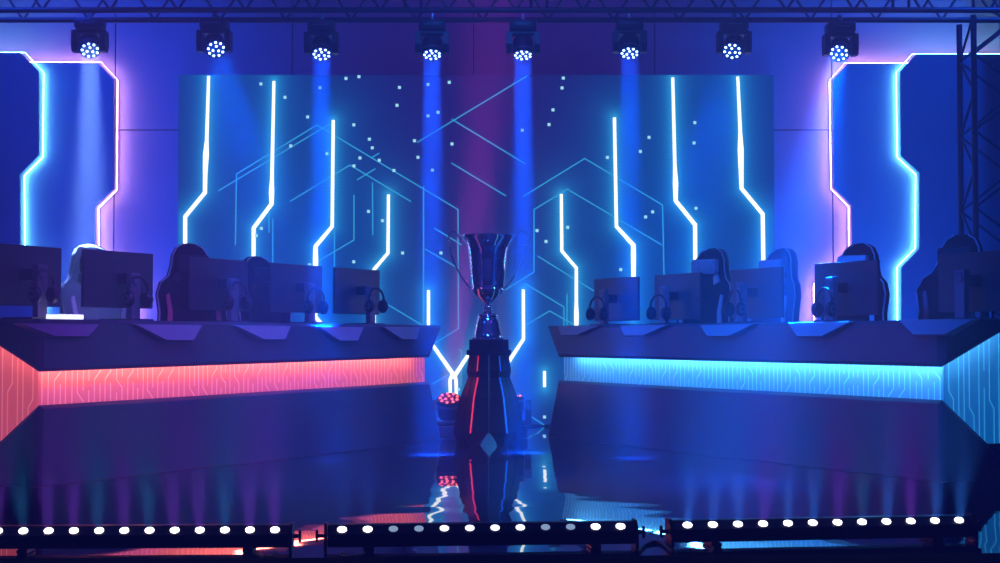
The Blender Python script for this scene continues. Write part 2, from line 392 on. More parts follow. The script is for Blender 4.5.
for i in range(1, n, 2):
    if i % 4 == 1 and not any(p.x + st * i - .25 < atY(hx, 40, 13).x < p.x + st * (i + 1) + .25 for hx in (88, 213, 321, 432, 523, 630, 735, 842)):
        bm = bmesh.new(); tube(bm, p + X_ * st * i - o, p + X_ * st * (i + 1) + Y_ * TW - o, .0105, 6); fin('rung', bm, M['truss'], tr, smooth=True)
XTOW = atY(960, 100, 13.2).x
for xx in [atY(xj, 20, 12.8).x for xj in (405, 421, 531, 547, 893, 909)] + [XTOW, XTOW + .39]:
    q = Vector((xx, 0, 0)); bm = bmesh.new(); tube(bm, Vector((q.x, YF, ZR)) - o, Vector((q.x, YF, ZR + TW)) - o, .013, 6); fin('upright', bm, M['truss'], tr, smooth=True)
def tower(label, X0):
    t = thing('truss_tower', label, 'truss', (X0 + TW / 2, 13, 0), group='upright truss towers')
    oo = Vector((X0 + TW / 2, 13, 0)); p = Vector((X0, YF, .03)); L = ZR - .03 - .04
    bm = bmesh.new(); box(bm, (0, 0, .015), (.6, .6, .03)); fin('base_plate', bm, M['truss'], t)
    zig, n, st = truss_between(t, p, Z_, L, X_, Y_, .30, oo)
    zig(Vector((0, 0, 0)), Y_ * TW, 0); zig(Y_ * TW, Y_ * TW + X_ * TW, 1); zig(Vector((0, 0, 0)), X_ * TW, 1); zig(X_ * TW, X_ * TW + Y_ * TW, 0)
    return t
tower('upright black lattice truss tower at the right edge behind the gaming chair', atY(960, 100, 13.2).x)
tower('upright black lattice truss tower beyond the left end of the overhead truss', -5.05)

# ------------------------------------------------------------------ moving head lights
def make_head():
    root = thing('moving_head_spotlight', '', 'stage light')
    bm = bmesh.new(); box(bm, (0, 0, -.045), (.22, .2, .085), bev=.015); fin('base', bm, M['fixture'], root, smooth=True)
    bm = bmesh.new(); box(bm, (0, -.102, -.045), (.12, .006, .012)); fin('display', bm, M['fixture_grey'], root)
    bm = bmesh.new(); box(bm, (0, 0, .03), (.035, .05, .07), bev=.006); fin('clamp', bm, M['clamp'], root, smooth=True)
    bm = bmesh.new()
    box(bm, (0, 0, -.105), (.23, .12, .035), bev=.01)
    for s in (-1, 1):
        prism(bm, [Vector((s * .092, -.07, -.10)), Vector((s * .092, .07, -.10)), Vector((s * .092, .075, -.2)), Vector((s * .092, .05, -.27)), Vector((s * .092, -.05, -.27)), Vector((s * .092, -.075, -.2))], (s * .045, 0, 0))
    fin('yoke', bm, M['fixture'], root)
    # head: axis along local -Z when tilt = 0
    bm = bmesh.new()
    lathe(bm, [(.03, .085), (.062, .075), (.082, .045), (.085, 0), (.083, -.055), (.086, -.06), (.086, -.083), (.078, -.085)], 28)
    head = fin('head', bm, M['fixture'], root, loc=(0, 0, -.205), smooth=True)
    bm = bmesh.new(); tube(bm, (-.112, 0, 0), (.112, 0, 0), .02, 10); fin('pivot', bm, M['fixture_grey'], head, smooth=True)
    bm = bmesh.new(); lathe(bm, [(.087, -.045), (.0895, -.05), (.0895, -.058), (.087, -.063)], 28, cap=False); fin('lens_ring', bm, M['fixture_grey'], head, smooth=True)
    bm = bmesh.new(); lathe(bm, [(.078, -.080), (.078, -.087)], 28); fin('lens_plate', bm, M['lens_plate'], head)
    pos = [(.026 * math.cos(a), .026 * math.sin(a)) for a in (PI / 6 + i * 2 * PI / 3 for i in range(3))] + \
          [(.062 * math.cos(a), .062 * math.sin(a)) for a in (i * 2 * PI / 9 + PI / 9 for i in range(9))]
    bm = bmesh.new(); bmesh.ops.create_uvsphere(bm, u_segments=10, v_segments=6, radius=.0105)
    l0 = fin('led', bm, M['led_blue'], head, smooth=True)
    for i, (x, y) in enumerate(pos):
        l = l0 if i == 0 else l0.copy()
        if i: COL.objects.link(l); l.parent = head
        l.location = (x, y, -.087)
    return root, head
def spot(name, loc, d, color, power, size, blend=.4, rad=.05, parent=None):
    L = bpy.data.lights.new(name, 'SPOT'); L.color = color; L.energy = power; L.spot_size = math.radians(size); L.spot_blend = blend; L.shadow_soft_size = rad
    ob = bpy.data.objects.new(name, L); COL.objects.link(ob); ob.location = loc
    ob.rotation_euler = Vector(d).to_track_quat('-Z', 'Y').to_euler()
    return ob
def disk_lamp(name, loc, d, color, power, size, spread):
    L = bpy.data.lights.new(name, 'AREA'); L.shape = 'DISK'; L.size = size; L.spread = math.radians(spread); L.color = color; L.energy = power
    ob = bpy.data.objects.new(name, L); COL.objects.link(ob); ob.location = loc; ob.rotation_euler = Vector(d).to_track_quat('-Z', 'Y').to_euler()
    return ob
proto, phead = make_head()
heads = [(88, 50, .84, 0, 4.4, 9, (.22, .42, 1)), (213, 49, .90, 10, 4, 22, (.0, .10, 1)), (321, 54, .68, 0, 6.5, 7, (.0, .075, 1)), (432, 54.5, .58, 0, 9, 6, (.0, .075, 1)),
         (523, 55, .53, 0, 10, 6, (.0, .08, 1)), (630, 53, .64, 0, 5.5, 7, (.0, .075, 1)), (735, 51, .86, -12, 4, 22, (.0, .10, 1)), (842, 53, .88, -8, 11, 16, (.0, .11, 1))]
hl = ['moving head stage light at the truss left end above the pink-edged panel', 'moving head stage light above the leftmost zigzag line of the screen',
      'moving head stage light with blue beam, third from the left on the truss', 'moving head stage light with narrow blue beam just left of the trophy, on the truss',
      'moving head stage light with the strongest narrow blue beam, above the trophy on the truss', 'moving head stage light with blue beam, third from the right on the truss',
      'moving head stage light above the rightmost zigzag line of the screen', 'moving head stage light at the truss right end, brightest white-blue lamp face']
BEAM = 7.5
allheads = []
for i, (px, py, ratio, yaw, pw, size, colr) in enumerate(heads):
    r_ = proto if i == 0 else copy_tree(proto)
    r_['label'] = hl[i]; r_['group'] = 'moving head lights on the overhead truss'
    hd = [c for c in r_.children if c.name.startswith('head')][0]
    # beam direction: below horizontal by dn, toward the camera
    dn = math.acos(ratio) + math.radians(12)
    tilt = PI / 2 - dn                      # from straight down toward the camera (-Y)
    fy = 13.0 - .0
    c = atY(px, py, fy - .085 * math.cos(dn))
    piv = Vector((c.x, fy, c.z + .085 * math.sin(dn)))
    r_.location = piv + Vector((0, 0, .205))
    yw_ = math.radians(yaw) - piv.x / 13.0
    hd.rotation_euler = (-tilt, 0, yw_)
    d = Vector((math.sin(yw_) * math.sin(tilt), -math.cos(yw_) * math.sin(tilt), -math.cos(tilt)))
    allheads.append((r_, piv, d, pw, size, colr))
for r_, piv, d, pw, size, colr in allheads:
    L_ = bpy.data.lights.new('moving_head_lamp', 'AREA'); L_.shape = 'DISK'; L_.size = .15; L_.spread = math.radians(size); L_.color = colr; L_.energy = pw * BEAM
    ob = bpy.data.objects.new('moving_head_lamp', L_); COL.objects.link(ob); ob.location = piv + d.normalized() * .115; ob.rotation_euler = d.to_track_quat('-Z', 'Y').to_euler()

# ------------------------------------------------------------------ desks
class Desk: pass
def desk(side, near, far, ub, lt, flaps, strip_mat, label, dl):
    D = Desk(); N, Fp = Vector(near), Vector(far); u = (Fp - N); L = u.length; u.normalize()
    n = Vector((u.y, -u.x, 0)) * (1 if side < 0 else -1)
    if n.y > 0: n = -n
    e = -n; top = .95
    root = thing('esports_desk', label, 'desk', N)
    def P(s, out, z): return u * s + n * out + Vector((0, 0, z))     # local to root
    def ubz(s): return ub[0] + (ub[1] - ub[0]) * s / L
    def ltz(s): return lt[0] + (lt[1] - lt[0]) * s / L
    D.N, D.u, D.n, D.L, D.root = N, u, n, L, root
    depth = .74
    # worktop
    bm = bmesh.new(); prism(bm, [P(0, -.02, .925), P(L, -.02, .925), P(L, -depth, .925), P(0.0, -depth, .925)], (0, 0, .025)); fin('worktop', bm, M['desk'], root)
    # upper cover: front plate with cut-back far end, and end plate that tapers to the back
    bm = bmesh.new()
    def plate(bm, poly, outv, inset=.022, t=.06, lift=.016, dz=None):
        """bevelled slab: outline polygon on the cover plane, front face inset and lifted"""
        c = sum(poly, Vector()) / len(poly); m = len(poly); fr = []
        for i, q in enumerate(poly):
            a, b = poly[i - 1], poly[(i + 1) % m]
            d0, d1 = (q - a).normalized(), (b - q).normalized()
            s0, s1 = d0.cross(outv), d1.cross(outv)
            if (c - q).dot(s0) < 0 and (c - (q + a) / 2).dot(s0) < 0: s0 = -s0
            if (c - (q + b) / 2).dot(s1) < 0: s1 = -s1
            mm = (s0 + s1).normalized(); fr.append(q + mm * inset / max(.45, mm.dot(s0)) + outv * lift)
            if q.z < .01: fr[-1].z = q.z; fr[-1] -= outv * lift * .5
        loft(bm, fr, poly); loft(bm, poly, [q - outv * t + Vector((0, 0, dz[k] * t if dz else 0)) for k, q in enumerate(poly)])
    plate(bm, [P(0, 0, ubz(0)), P(L - .2, 0, ubz(L)), P(L, 0, top), P(0, 0, top)], n, dz=[(top - ubz(0)) / .62, (top - ubz(0)) / .62, 0, 0])
    plate(bm, [P(-.0, 0, ubz(0)), P(-.0, 0, top), P(-.0, -.62, top)], -u, t=.04)
    fin('upper_cover', bm, M['desk'], root)
    bm = bmesh.new()
    plate(bm, [P(0, 0, .004), P(L, 0, .004), P(L - .2, 0, ltz(L)), P(0, 0, ltz(0))], n, dz=[0, 0, -ltz(0) / .62, -ltz(0) / .62])
    plate(bm, [P(0, 0, .004), P(0, -.62, .004), P(0, 0, ltz(0))], -u, t=.04)
    fin('lower_cover', bm, M['desk_low'], root)
    # glow panel behind the covers with raised circuit lines
    bm = bmesh.new(); g = .155
    prism(bm, [P(g, -g, 0.003), P(L, -g, .003), P(L, -g, .92), P(g, -g, .92)], -n * .02)
    prism(bm, [P(g, -g, 0.003), P(g, -.72, .003), P(g, -.72, .92), P(g, -g, .92)], u * .02)
    rnd = random.Random(3 if side < 0 else 5)
    s = g + .03; za, zb = min(lt) - .03, max(ub) + .02; h = zb - za
    w = .0075
    def line(pts, end=False):
        Q = [P(a, -g, b) if not end else P(g, -a, b) for a, b in pts]
        ribbon(bm, Q, w if not end else .0065, n if not end else -u, .003, 1)
    while s < L - .03:
        k = rnd.random(); st = .05
        if k < .5: line([(s, za), (s, zb)])
        elif k < .62: line([(s, zb), (s, za + h * .55), (s + st, za + h * .38), (s + st, za)]); line([(s, za), (s, za + h * .28)]); line([(s + st, zb), (s + st, za + h * .62)]); s += st
        elif k < .74: line([(s + st, zb), (s + st, za + h * .75), (s, za + h * .58), (s, za)]); line([(s + st, za), (s + st, za + h * .5)]); s += st
        elif k < .86: line([(s, zb), (s, za + h * .55)]); line([(s, za), (s, za + h * .35)])
        else: line([(s, zb), (s, za + h * .3), (s + st, za + h * .12), (s + st, za)]); line([(s + st, zb), (s + st, za + h * .35)]); s += st
        s += st * (.85 + .3 * rnd.random())
    a = g + .035; i = 0
    while a < .70:
        zc = .25 + .45 * rnd.random()
        if i % 3 == 0: line([(a, .90), (a, zc + .05), (a + .035, zc), (a + .035, .02)], True); a += .035
        elif i % 3 == 1: line([(a, .9), (a, .02)], True)
        else: line([(a, .9), (a, zc)], True); line([(a, zc - .1), (a, .02)], True)
        a += .042; i += 1
    # short lines on the far recess end
    fin('recess_panel', bm, [M['glow_red'] if side < 0 else M['glow_cyan'], M['line_red'] if side < 0 else M['line_cyan']], root)['label'] = 'lit recessed panel with circuit-board lines'
    # LED strip under the upper cover
    bm = bmesh.new()
    nsg = 12
    for i in range(nsg):
        s0, s1 = .09 + (L - .33) * i / nsg, .09 + (L - .33) * (i + 1) / nsg
        Q = [P(s0, -.062, ubz(s0) + .004), P(s1, -.062, ubz(s1) + .004), P(s1, -.070, ubz(s1) + .004), P(s0, -.070, ubz(s0) + .004)]
        prism(bm, Q, (0, 0, .024))
    q0, q1 = P(.045, -.10, ubz(0) + .052), P(.045, -.55, ubz(0) + .005 + .55*(top - ubz(0)) / .62)
    prism(bm, [q0, q1, q1 + u * .008, q0 + u * .008], (0, 0, .013))
    st_ = fin('light_strip', bm, strip_mat, root)
    # far end board and back legs
    bm = bmesh.new(); prism(bm, [P(L - .03, -g - .02, .003), P(L - .03, -depth, .003), P(L - .03, -depth, .925), P(L - .03, -g - .02, .925)], u * .025); fin('end_board', bm, M['desk'], root)
    # protruding trays
    for q in flaps:
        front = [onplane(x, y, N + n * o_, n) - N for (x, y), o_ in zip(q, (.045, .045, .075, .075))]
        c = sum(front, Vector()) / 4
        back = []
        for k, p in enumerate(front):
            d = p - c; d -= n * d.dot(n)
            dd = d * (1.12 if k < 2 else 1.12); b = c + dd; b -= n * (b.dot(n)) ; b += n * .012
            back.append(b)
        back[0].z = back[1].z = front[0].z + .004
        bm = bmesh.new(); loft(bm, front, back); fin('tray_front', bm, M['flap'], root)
    # riser platform the players sit on
    bm = bmesh.new(); prism(bm, [N + P(.15, -.16, .0), N + P(L - .06, -.16, 0), N + P(L - .06, -2.0, 0), N + P(.15, -2.0, 0)], (0, 0, .2)); struct(fin('floor_riser', bm, M['dark']))
    return D
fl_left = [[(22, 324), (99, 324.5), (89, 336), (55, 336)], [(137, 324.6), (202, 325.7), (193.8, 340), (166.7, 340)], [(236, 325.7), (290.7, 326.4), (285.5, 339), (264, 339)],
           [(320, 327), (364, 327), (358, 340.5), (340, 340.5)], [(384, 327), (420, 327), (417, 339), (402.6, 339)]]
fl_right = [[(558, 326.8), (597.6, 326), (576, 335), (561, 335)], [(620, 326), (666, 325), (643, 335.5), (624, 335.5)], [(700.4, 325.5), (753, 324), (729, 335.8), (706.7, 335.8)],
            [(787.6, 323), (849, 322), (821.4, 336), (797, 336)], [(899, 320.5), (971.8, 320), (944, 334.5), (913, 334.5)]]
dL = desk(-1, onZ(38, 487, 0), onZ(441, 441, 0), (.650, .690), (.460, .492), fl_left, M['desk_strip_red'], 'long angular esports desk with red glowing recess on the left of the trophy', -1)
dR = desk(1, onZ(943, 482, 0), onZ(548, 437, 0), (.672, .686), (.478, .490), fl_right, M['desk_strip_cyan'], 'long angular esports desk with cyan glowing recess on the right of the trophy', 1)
# lit white edge lying on the left desk by the nearest tray
def desk_s(D, px, back):
    """point on the line parallel to the desk front, `back` metres behind it, seen at column px"""
    k = (px - 500) / F * math.cos(TH); p = D.N - D.n * back
    s = (k * p.y - p.x) / (D.u.x - k * D.u.y)
    return p + D.u * s
a_, b_ = desk_s(dL, 53, .04), desk_s(dL, 84, .04)
bm = bmesh.new(); d_ = (b_ - a_); c_ = (a_ + b_) / 2
box(bm, (0, 0, .014), (d_.length * .72, .12, .028), bev=.003)
tag(fin('keyboard', bm, M['keyboard_light'], loc=(c_.x - dL.n.x * .03, c_.y - dL.n.y * .03, .951), rot=(0, 0, math.atan2(d_.y, d_.x))), 'white glowing keyboard edge on the red-lit desk beside the second monitor', 'keyboard')

# ------------------------------------------------------------------ monitors and headsets
def make_monitor():
    root = thing('monitor', '', 'monitor')          # local: -y is the back (towards the audience), z = 0 at worktop
    bm = bmesh.new(); box(bm, (0, .012, .235), (.66, .024, .36), bev=.006)
    fin('back_shell', bm, M['monitor'], root)
    bm = bmesh.new(); box(bm, (0, -.05, .24), (.07, .09, .07), bev=.008); fin('mount_arm', bm, M['monitor'], root)
    bm = bmesh.new(); loft(bm, [Vector((x, -.10, z)) for x, z in ((-.045, .0), (.045, .0), (.05, .30), (-.05, .30))], [Vector((x, -.135, z)) for x, z in ((-.04, .0), (.04, .0), (.043, .295), (-.043, .295))])
    col = fin('stand_column', bm, M['stand'], root)
    bm = bmesh.new(); lathe(bm, [(.022, -.002), (.034, -.002), (.034, .006), (.022, .006)], 20, cap=False)
    bmesh.ops.rotate(bm, verts=bm.verts[:], cent=(0, 0, 0), matrix=Matrix.Rotation(PI / 2, 3, 'X')); bmesh.ops.translate(bm, verts=bm.verts[:], vec=(0, -.136, .25))
    fin('column_ring', bm, M['fixture_grey'], col, smooth=True)
    bm = bmesh.new()
    prism(bm, [Vector((x, y, 0)) for x, y in ((-.13, -.17), (.13, -.17), (.16, -.05), (.10, .08), (-.10, .08), (-.16, -.05))], (0, 0, .012)); fin('stand_base', bm, M['monitor'], root)
    return root
def make_headset():
    root = thing('headset', '', 'headset')
    bm = bmesh.new()
    pts = [(.088 * math.cos(a), 0, .09 * math.sin(a)) for a in np.linspace(PI * -.12, PI * 1.12, 17)]
    path(bm, pts, .009, 8); fin('headband', bm, M['headset'], root, smooth=True)
    for s in (-1, 1):
        bm = bmesh.new()
        lathe(bm, [(.018, -.026), (.036, -.024), (.044, -.012), (.044, .006), (.036, .018), (.02, .022)], 20)
        bmesh.ops.rotate(bm, verts=bm.verts[:], cent=(0, 0, 0), matrix=Matrix.Rotation(s * PI / 2, 3, 'Y') )
        for v in bm.verts: v.co.z *= 1.2
        bmesh.ops.translate(bm, verts=bm.verts[:], vec=(s * .082, 0, -.05)); c = fin('ear_cup', bm, M['headset'], root, smooth=True)
        bm = bmesh.new(); lathe(bm, [(.012, 0), (.028, 0), (.028, .004), (.012, .004)], 16, cap=False)
        bmesh.ops.rotate(bm, verts=bm.verts[:], cent=(0, 0, 0), matrix=Matrix.Rotation(PI / 2, 3, 'Y'))
        bmesh.ops.translate(bm, verts=bm.verts[:], vec=(s * .11, 0, -.05)); fin('ear_ring', bm, M['fixture_grey'], c, smooth=True)
    return root
mon0, hs0 = make_monitor(), make_headset()
phiL, phiR = math.atan2(dL.n.x, -dL.n.y), math.atan2(dR.n.x, -dR.n.y)
mons = [(dL, phiL, 24, .02, 'monitor cut off by the photo left edge, on the red-lit desk', True, 3),
        (dL, phiL, 119, 0, 'second monitor from the photo left edge, standing clear against the blue wall', True, 0),
        (dL, phiL, 219, 0, 'monitor overlapping the pale-piped gaming chair, middle of the red-lit desk', True, 0),
        (dL, phiL, 297, 0, 'second farthest monitor of the red-lit desk, right of a half-hidden gaming chair', True, -1),
        (dL, phiL, 358, 0, 'farthest monitor of the red-lit desk, nearest to the trophy', True, 0),
        (dR, phiR, 615.5, -.045, 'farthest monitor of the cyan-lit desk, nearest to the trophy', True, 3),
        (dR, phiR, 677, -.045, 'monitor on the cyan-lit desk directly left of the gaming chair with pale trim', True, 0),
        (dR, phiR, 755.5, -.045, 'middle monitor of the cyan-lit desk, directly right of the gaming chair with pale trim', True, -2),
        (dR, phiR, 845.5, -.04, 'large monitor on the cyan-lit desk against the glowing cut-out panels', True, 0),
        (dR, phiR, 977, -.035, 'monitor cut off by the photo right edge, on the cyan-lit desk', False, 0)]
hsl = ['dark headset hanging on the monitor stand at the photo left edge', 'dark headset hanging on the second monitor from the photo left edge', 'dark headset hanging on the middle monitor of the red-lit desk',
       'dark headset hanging on the second farthest monitor of the red-lit desk', 'dark headset hanging on the farthest monitor of the red-lit desk', 'dark headset hanging on the farthest monitor of the cyan-lit desk',
       'dark headset hanging on the monitor left of the pale-trimmed gaming chair', 'dark headset hanging on the middle monitor of the cyan-lit desk', 'dark headset hanging on the large monitor before the glowing panels']
nh = 0
for i, (D_, phi, px, dz, lab, hs, yaw) in enumerate(mons):
    m_ = mon0 if i == 0 else copy_tree(mon0)
    q = desk_s(D_, px, .33)
    m_.location = (q.x, q.y, .951); m_.rotation_euler = (0, 0, phi + math.radians(yaw))
    m_['label'] = 'dark ' + lab; m_['group'] = 'monitors seen from behind on the desks'
    sh = .004 + dz
    for c in m_.children:
        if not c.name.startswith(('stand_base', 'stand_column')): c.location.z += sh
    for c in m_.children:
        if c.name.startswith('stand_column'): c.scale.z = (.30 + sh) / .30 if sh > 0 else 1
    if hs:
        h_ = hs0 if nh == 0 else copy_tree(hs0)
        R = Matrix.Rotation(phi, 3, 'Z'); off_ = R @ Vector(((-.045 if D_ is dL else .04) + random.uniform(-.015, .015), -.198, 0))
        h_.location = (q.x + off_.x, q.y + off_.y, .951 + .185 + sh + random.uniform(-.02, .01)); h_.rotation_euler = (0, 0, phi + random.uniform(-.22, .22))
        h_['label'] = hsl[nh]; h_['group'] = 'headsets hanging on the monitor stands'
        nh += 1

# ------------------------------------------------------------------ gaming chairs
def make_chair():
    root = thing('gaming_chair', '', 'chair')      # local -y = the way the sitter faces, z = 0 on the riser
    half = [(.0, .44), (.20, .44), (.235, .55), (.27, .70), (.255, .84), (.275, .98), (.24, 1.07), (.175, 1.12), (.148, 1.20), (.135, 1.28), (.10, 1.34), (.05, 1.368), (.0, 1.375)]
    def yb(z): return .20 + .10 * (z - .44)
    bm = bmesh.new(); bl = half + [(-x, z) for x, z in half[-2:0:-1]]
    def ringv(sc, dy):
        return [bm.verts.new((x * sc, yb(z) + dy - .10 * min(1, (abs(x) / .27)) ** 2, .44 + (z - .44) * (sc * .25 + .75) + (.0 if sc == 1 else .012))) for x, z in bl]
    R = [ringv(.86, -.035), ringv(1, 0), ringv(1, .06), ringv(.86, .09)]; n = len(bl)
    for A, B in zip(R, R[1:]):
        for k in range(n): bm.faces.new((A[k], A[(k + 1) % n], B[(k + 1) % n], B[k]))
    for ring, fl in ((R[0], 1), (R[-1], 0)):
        hr = list(zip(ring[1:n // 2], ring[:n // 2:-1]))
        prev = (ring[0], ring[0])
        for a, b in hr:
            f = [prev[0], a, b, prev[1]] if prev[0] is not prev[1] else [prev[0], a, b]
            bm.faces.new(f); prev = (a, b)
        bm.faces.new((prev[0], ring[n // 2], prev[1]))
    fin('backrest', bm, M['chair'], root, smooth=True)
    bm = bmesh.new()
    path(bm, [(x * 1.0, yb(z) - .012 - .10 * min(1, abs(x) / .27) ** 2, z) for x, z in half[1:-1]], .006, 6)
    path(bm, [(-x * 1.0, yb(z) - .012 - .10 * min(1, abs(x) / .27) ** 2, z) for x, z in half[1:-1]], .006, 6)
    fin('piping', bm, M['chair_trim'], root, smooth=True)
    for s in (-1, 1):
        bm = bmesh.new(); q = [(.10, 1.06), (.16, 1.09), (.13, 1.15), (.09, 1.13)]
        prism(bm, [Vector((s * x, yb(z) - .075 - .09 * (x / .27) ** 2, z)) for x, z in q], (0, -.03, 0)); fin('belt_slot', bm, M['chair_accent'], root)
    for s in (-1, 1):
        bm = bmesh.new(); q = [(.15, .5), (.185, .56), (.215, .72), (.20, .84), (.215, .97), (.19, .985), (.165, .84), (.175, .72)]
        prism(bm, [Vector((s * x, yb(z) - .115, z)) for x, z in q], (0, -.03, 0)); fin('side_insert', bm, M['chair_accent'], root)
    bm = bmesh.new(); box(bm, (0, yb(1.2) - .10, 1.20), (.25, .08, .13), bev=.03)
    for v in bm.verts: v.co.z += .35 * v.co.x ** 2 / .27 ; v.co.y -= .4 * v.co.x ** 2
    fin('headrest_cushion', bm, M['chair_accent'], root, smooth=True)
    bm = bmesh.new(); box(bm, (0, -.04, .45), (.52, .5, .11), bev=.035); fin('seat', bm, M['chair'], root, smooth=True)
    for s in (-1, 1):
        bm = bmesh.new(); box(bm, (s * .31, -.02, .66), (.085, .26, .035), bev=.012); box(bm, (s * .31, 0, .53), (.04, .07, .24)); box(bm, (s * .27, 0, .42), (.12, .07, .03)); fin('armrest', bm, M['chair'], root, smooth=True)
    bm = bmesh.new(); tube(bm, (0, 0, .09), (0, 0, .41), .03, 12)
    for k in range(5):
        a = k * 2 * PI / 5 + .3; tube(bm, (0, 0, .1), (.30 * math.cos(a), .30 * math.sin(a), .065), .028, 8, .016); 
    fin('star_base', bm, M['chair'], root, smooth=True)
    for k in range(5):
        a = k * 2 * PI / 5 + .3; bm = bmesh.new(); c = Vector((.30 * math.cos(a), .30 * math.sin(a), .03)); t = Vector((-math.sin(a), math.cos(a), 0)) * .022
        tube(bm, c - t, c + t, .03, 12); fin('caster', bm, M['chair'], root, smooth=True)
    return root
ch0 = make_chair()
chairs = [(dL, phiL, 90, 244, 1.0, -25, 'hazy blue gaming chair peeking up between the two left monitors', 'blue'),
          (dL, phiL, 189, 243, .95, -38, 'dark gaming chair with pale curved piping in front of the leftmost screen line', 'dark'),
          (dL, phiL, 257, 256, .95, -20, 'dark gaming chair half hidden behind the middle monitor of the red-lit desk', 'darkish'),
          (dR, phiR, 712, 248, .95, 22, 'dark gaming chair with pale trim stripes below a bright zigzag line', 'pale'),
          (dR, phiR, 781, 248, 1.0, 10, 'hazy gaming chair with pale headrest cushion beside the glowing panel', 'palest'),
          (dR, phiR, 860, 243, 1.0, 24, 'gaming chair rising behind the large monitor below the pink glowing edge', 'pale'),
          (dR, phiR, 962, 234, .95, 25, 'dark gaming chair near the truss tower at the right photo edge', 'dark')]
for i, (D_, phi, px, py, back, yaw, lab, kind) in enumerate(chairs):
    c_ = ch0 if i == 0 else copy_tree(ch0)
    q = desk_s(D_, px, back + .25)
    top = atY(px, py, q.y).z; sc = (top - .2) / 1.375
    yw = phi + math.radians(yaw)
    bo = Matrix.Rotation(yw, 3, 'Z') @ Vector((0, .27, 0)) * sc
    c_.location = (q.x - bo.x, q.y - bo.y, .2); c_.rotation_euler = (0, 0, yw); c_.scale = (sc,) * 3
    c_['label'] = lab; c_['group'] = 'gaming chairs behind the desks'
    for k in c_.children:
        nm = k.name.split('.')[0]
        m = {'backrest': M['chair_hazed'] if kind in ('blue', 'palest') else M['chair'],  # two hazy chairs get the haze tint painted into their backrests
             'piping': M['chair_hazed'] if kind == 'blue' else M['chair_trim'],
             'headrest_cushion': M['chair_accent'] if kind in ('pale', 'palest') else M['chair_dark_trim'],
             'belt_slot': M['chair_accent'] if kind in ('pale', 'palest') else M['chair_dark_trim'],
             'side_insert': M['chair_red'] if kind == 'dark' else M['chair_dark_trim'] if kind == 'darkish' else M['chair_accent']}.get(nm)
        if m:
            k.material_slots[0].link = 'OBJECT'; k.material_slots[0].material = m

# ------------------------------------------------------------------ pedestal
pc = onZ(489, 446, 0); YP = pc.y + .12; pc = Vector(((489 - 500) / F * YP, YP, 0)); ppm = F / YP
def zpx(y, Y=None): return atY(489, y, Y or YP).z
ped = thing('trophy_pedestal', 'black angular pedestal with red and blue light strips under the trophy', 'pedestal', pc)
ZT = zpx(355)
prof = [(0, 33), (.08, 35), (zpx(430), 36.5), (zpx(396), 29), (zpx(377), 21.5), (zpx(371), 23), (ZT, 20.5)]   # (z, radius in px)
prof = [(z, r / ppm) for z, r in prof]
for k in range(6):
    a = k * PI / 3; ax = Vector((math.cos(a), math.sin(a), 0)); tx = Vector((-ax.y, ax.x, 0))
    bm = bmesh.new(); rings = []
    prof2 = [prof[0], (prof[0][0] + .02, prof[0][1] * 1.01), prof[1], (zpx(431), prof[2][1]), *prof[3:]]
    for z, r in prof2:
        apo = r * .866 - .004; open_ = max(0, 1 - z / zpx(431)) if z < zpx(431) else 0
        half = r / 2 - .004
        # kite: centre, right mid-face, vertex (cut flat), left mid-face
        f = 1 - .78 * open_; fw = .014
        c_in = Vector((0, 0, z)) + ax * (r * .55 * open_ + .004)
        v1 = ax * (r - .002)
        mR = (ax * .75 + tx * .433) * r * .995; mL = (ax * .75 - tx * .433) * r * .995
        mR = v1 + (mR - v1) * f; mL = v1 + (mL - v1) * f
        gap = tx * .003
        rings.append([bm.verts.new(c_in), bm.verts.new(mL + gap + Vector((0, 0, z))), bm.verts.new(v1 - tx * fw + ax * -.004 + Vector((0, 0, z))), bm.verts.new(v1 + tx * fw + ax * -.004 + Vector((0, 0, z))), bm.verts.new(mR - gap + Vector((0, 0, z)))])
    for A, B in zip(rings, rings[1:]):
        for i in range(5): bm.faces.new((A[i], A[(i + 1) % 5], B[(i + 1) % 5], B[i]))
    bm.faces.new(rings[0][::-1]); bm.faces.new(rings[-1])
    fn = fin('fin', bm, M['ped'], ped)
    if k in (4, 5):     # the two front fins carry strips on their outer edges
        for zz in (((zpx(432), zpx(396), zpx(379)), (zpx(371), ZT - .01)) if True else ()):
            pass
        bm = bmesh.new(); pts = []
        for z in (zpx(431.5), zpx(396), zpx(377), zpx(371), ZT - .005):
            zs_ = [q[0] for q in prof]; rs_ = [q[1] for q in prof]
            r = np.interp(z, zs_, rs_); pts.append(ax * (float(r) + .001) + Vector((0, 0, z)))
        m = M['strip_red'] if k == 4 else M['strip_blue']
        ribbon(bm, pts[:3], .013, ax, .0, 0); ribbon(bm, pts[3:], .009, ax, .0, 0)
        s = fin('light_strip', bm, m, fn); s['label'] = 'red light strip' if k == 4 else 'blue light strip'
bm = bmesh.new(); box(bm, (0, 0, (ZT + zpx(350)) / 2), (44 / ppm, 44 / ppm, zpx(350) - ZT), bev=.004); fin('cap_plate', bm, M['ped'], ped)
ZC = zpx(339.5)
bm = bmesh.new(); box(bm, (0, 0, (zpx(350) + ZC) / 2), (39 / ppm, 39 / ppm, ZC - zpx(350)), bev=.004); fin('plinth_block', bm, M['ped'], ped)

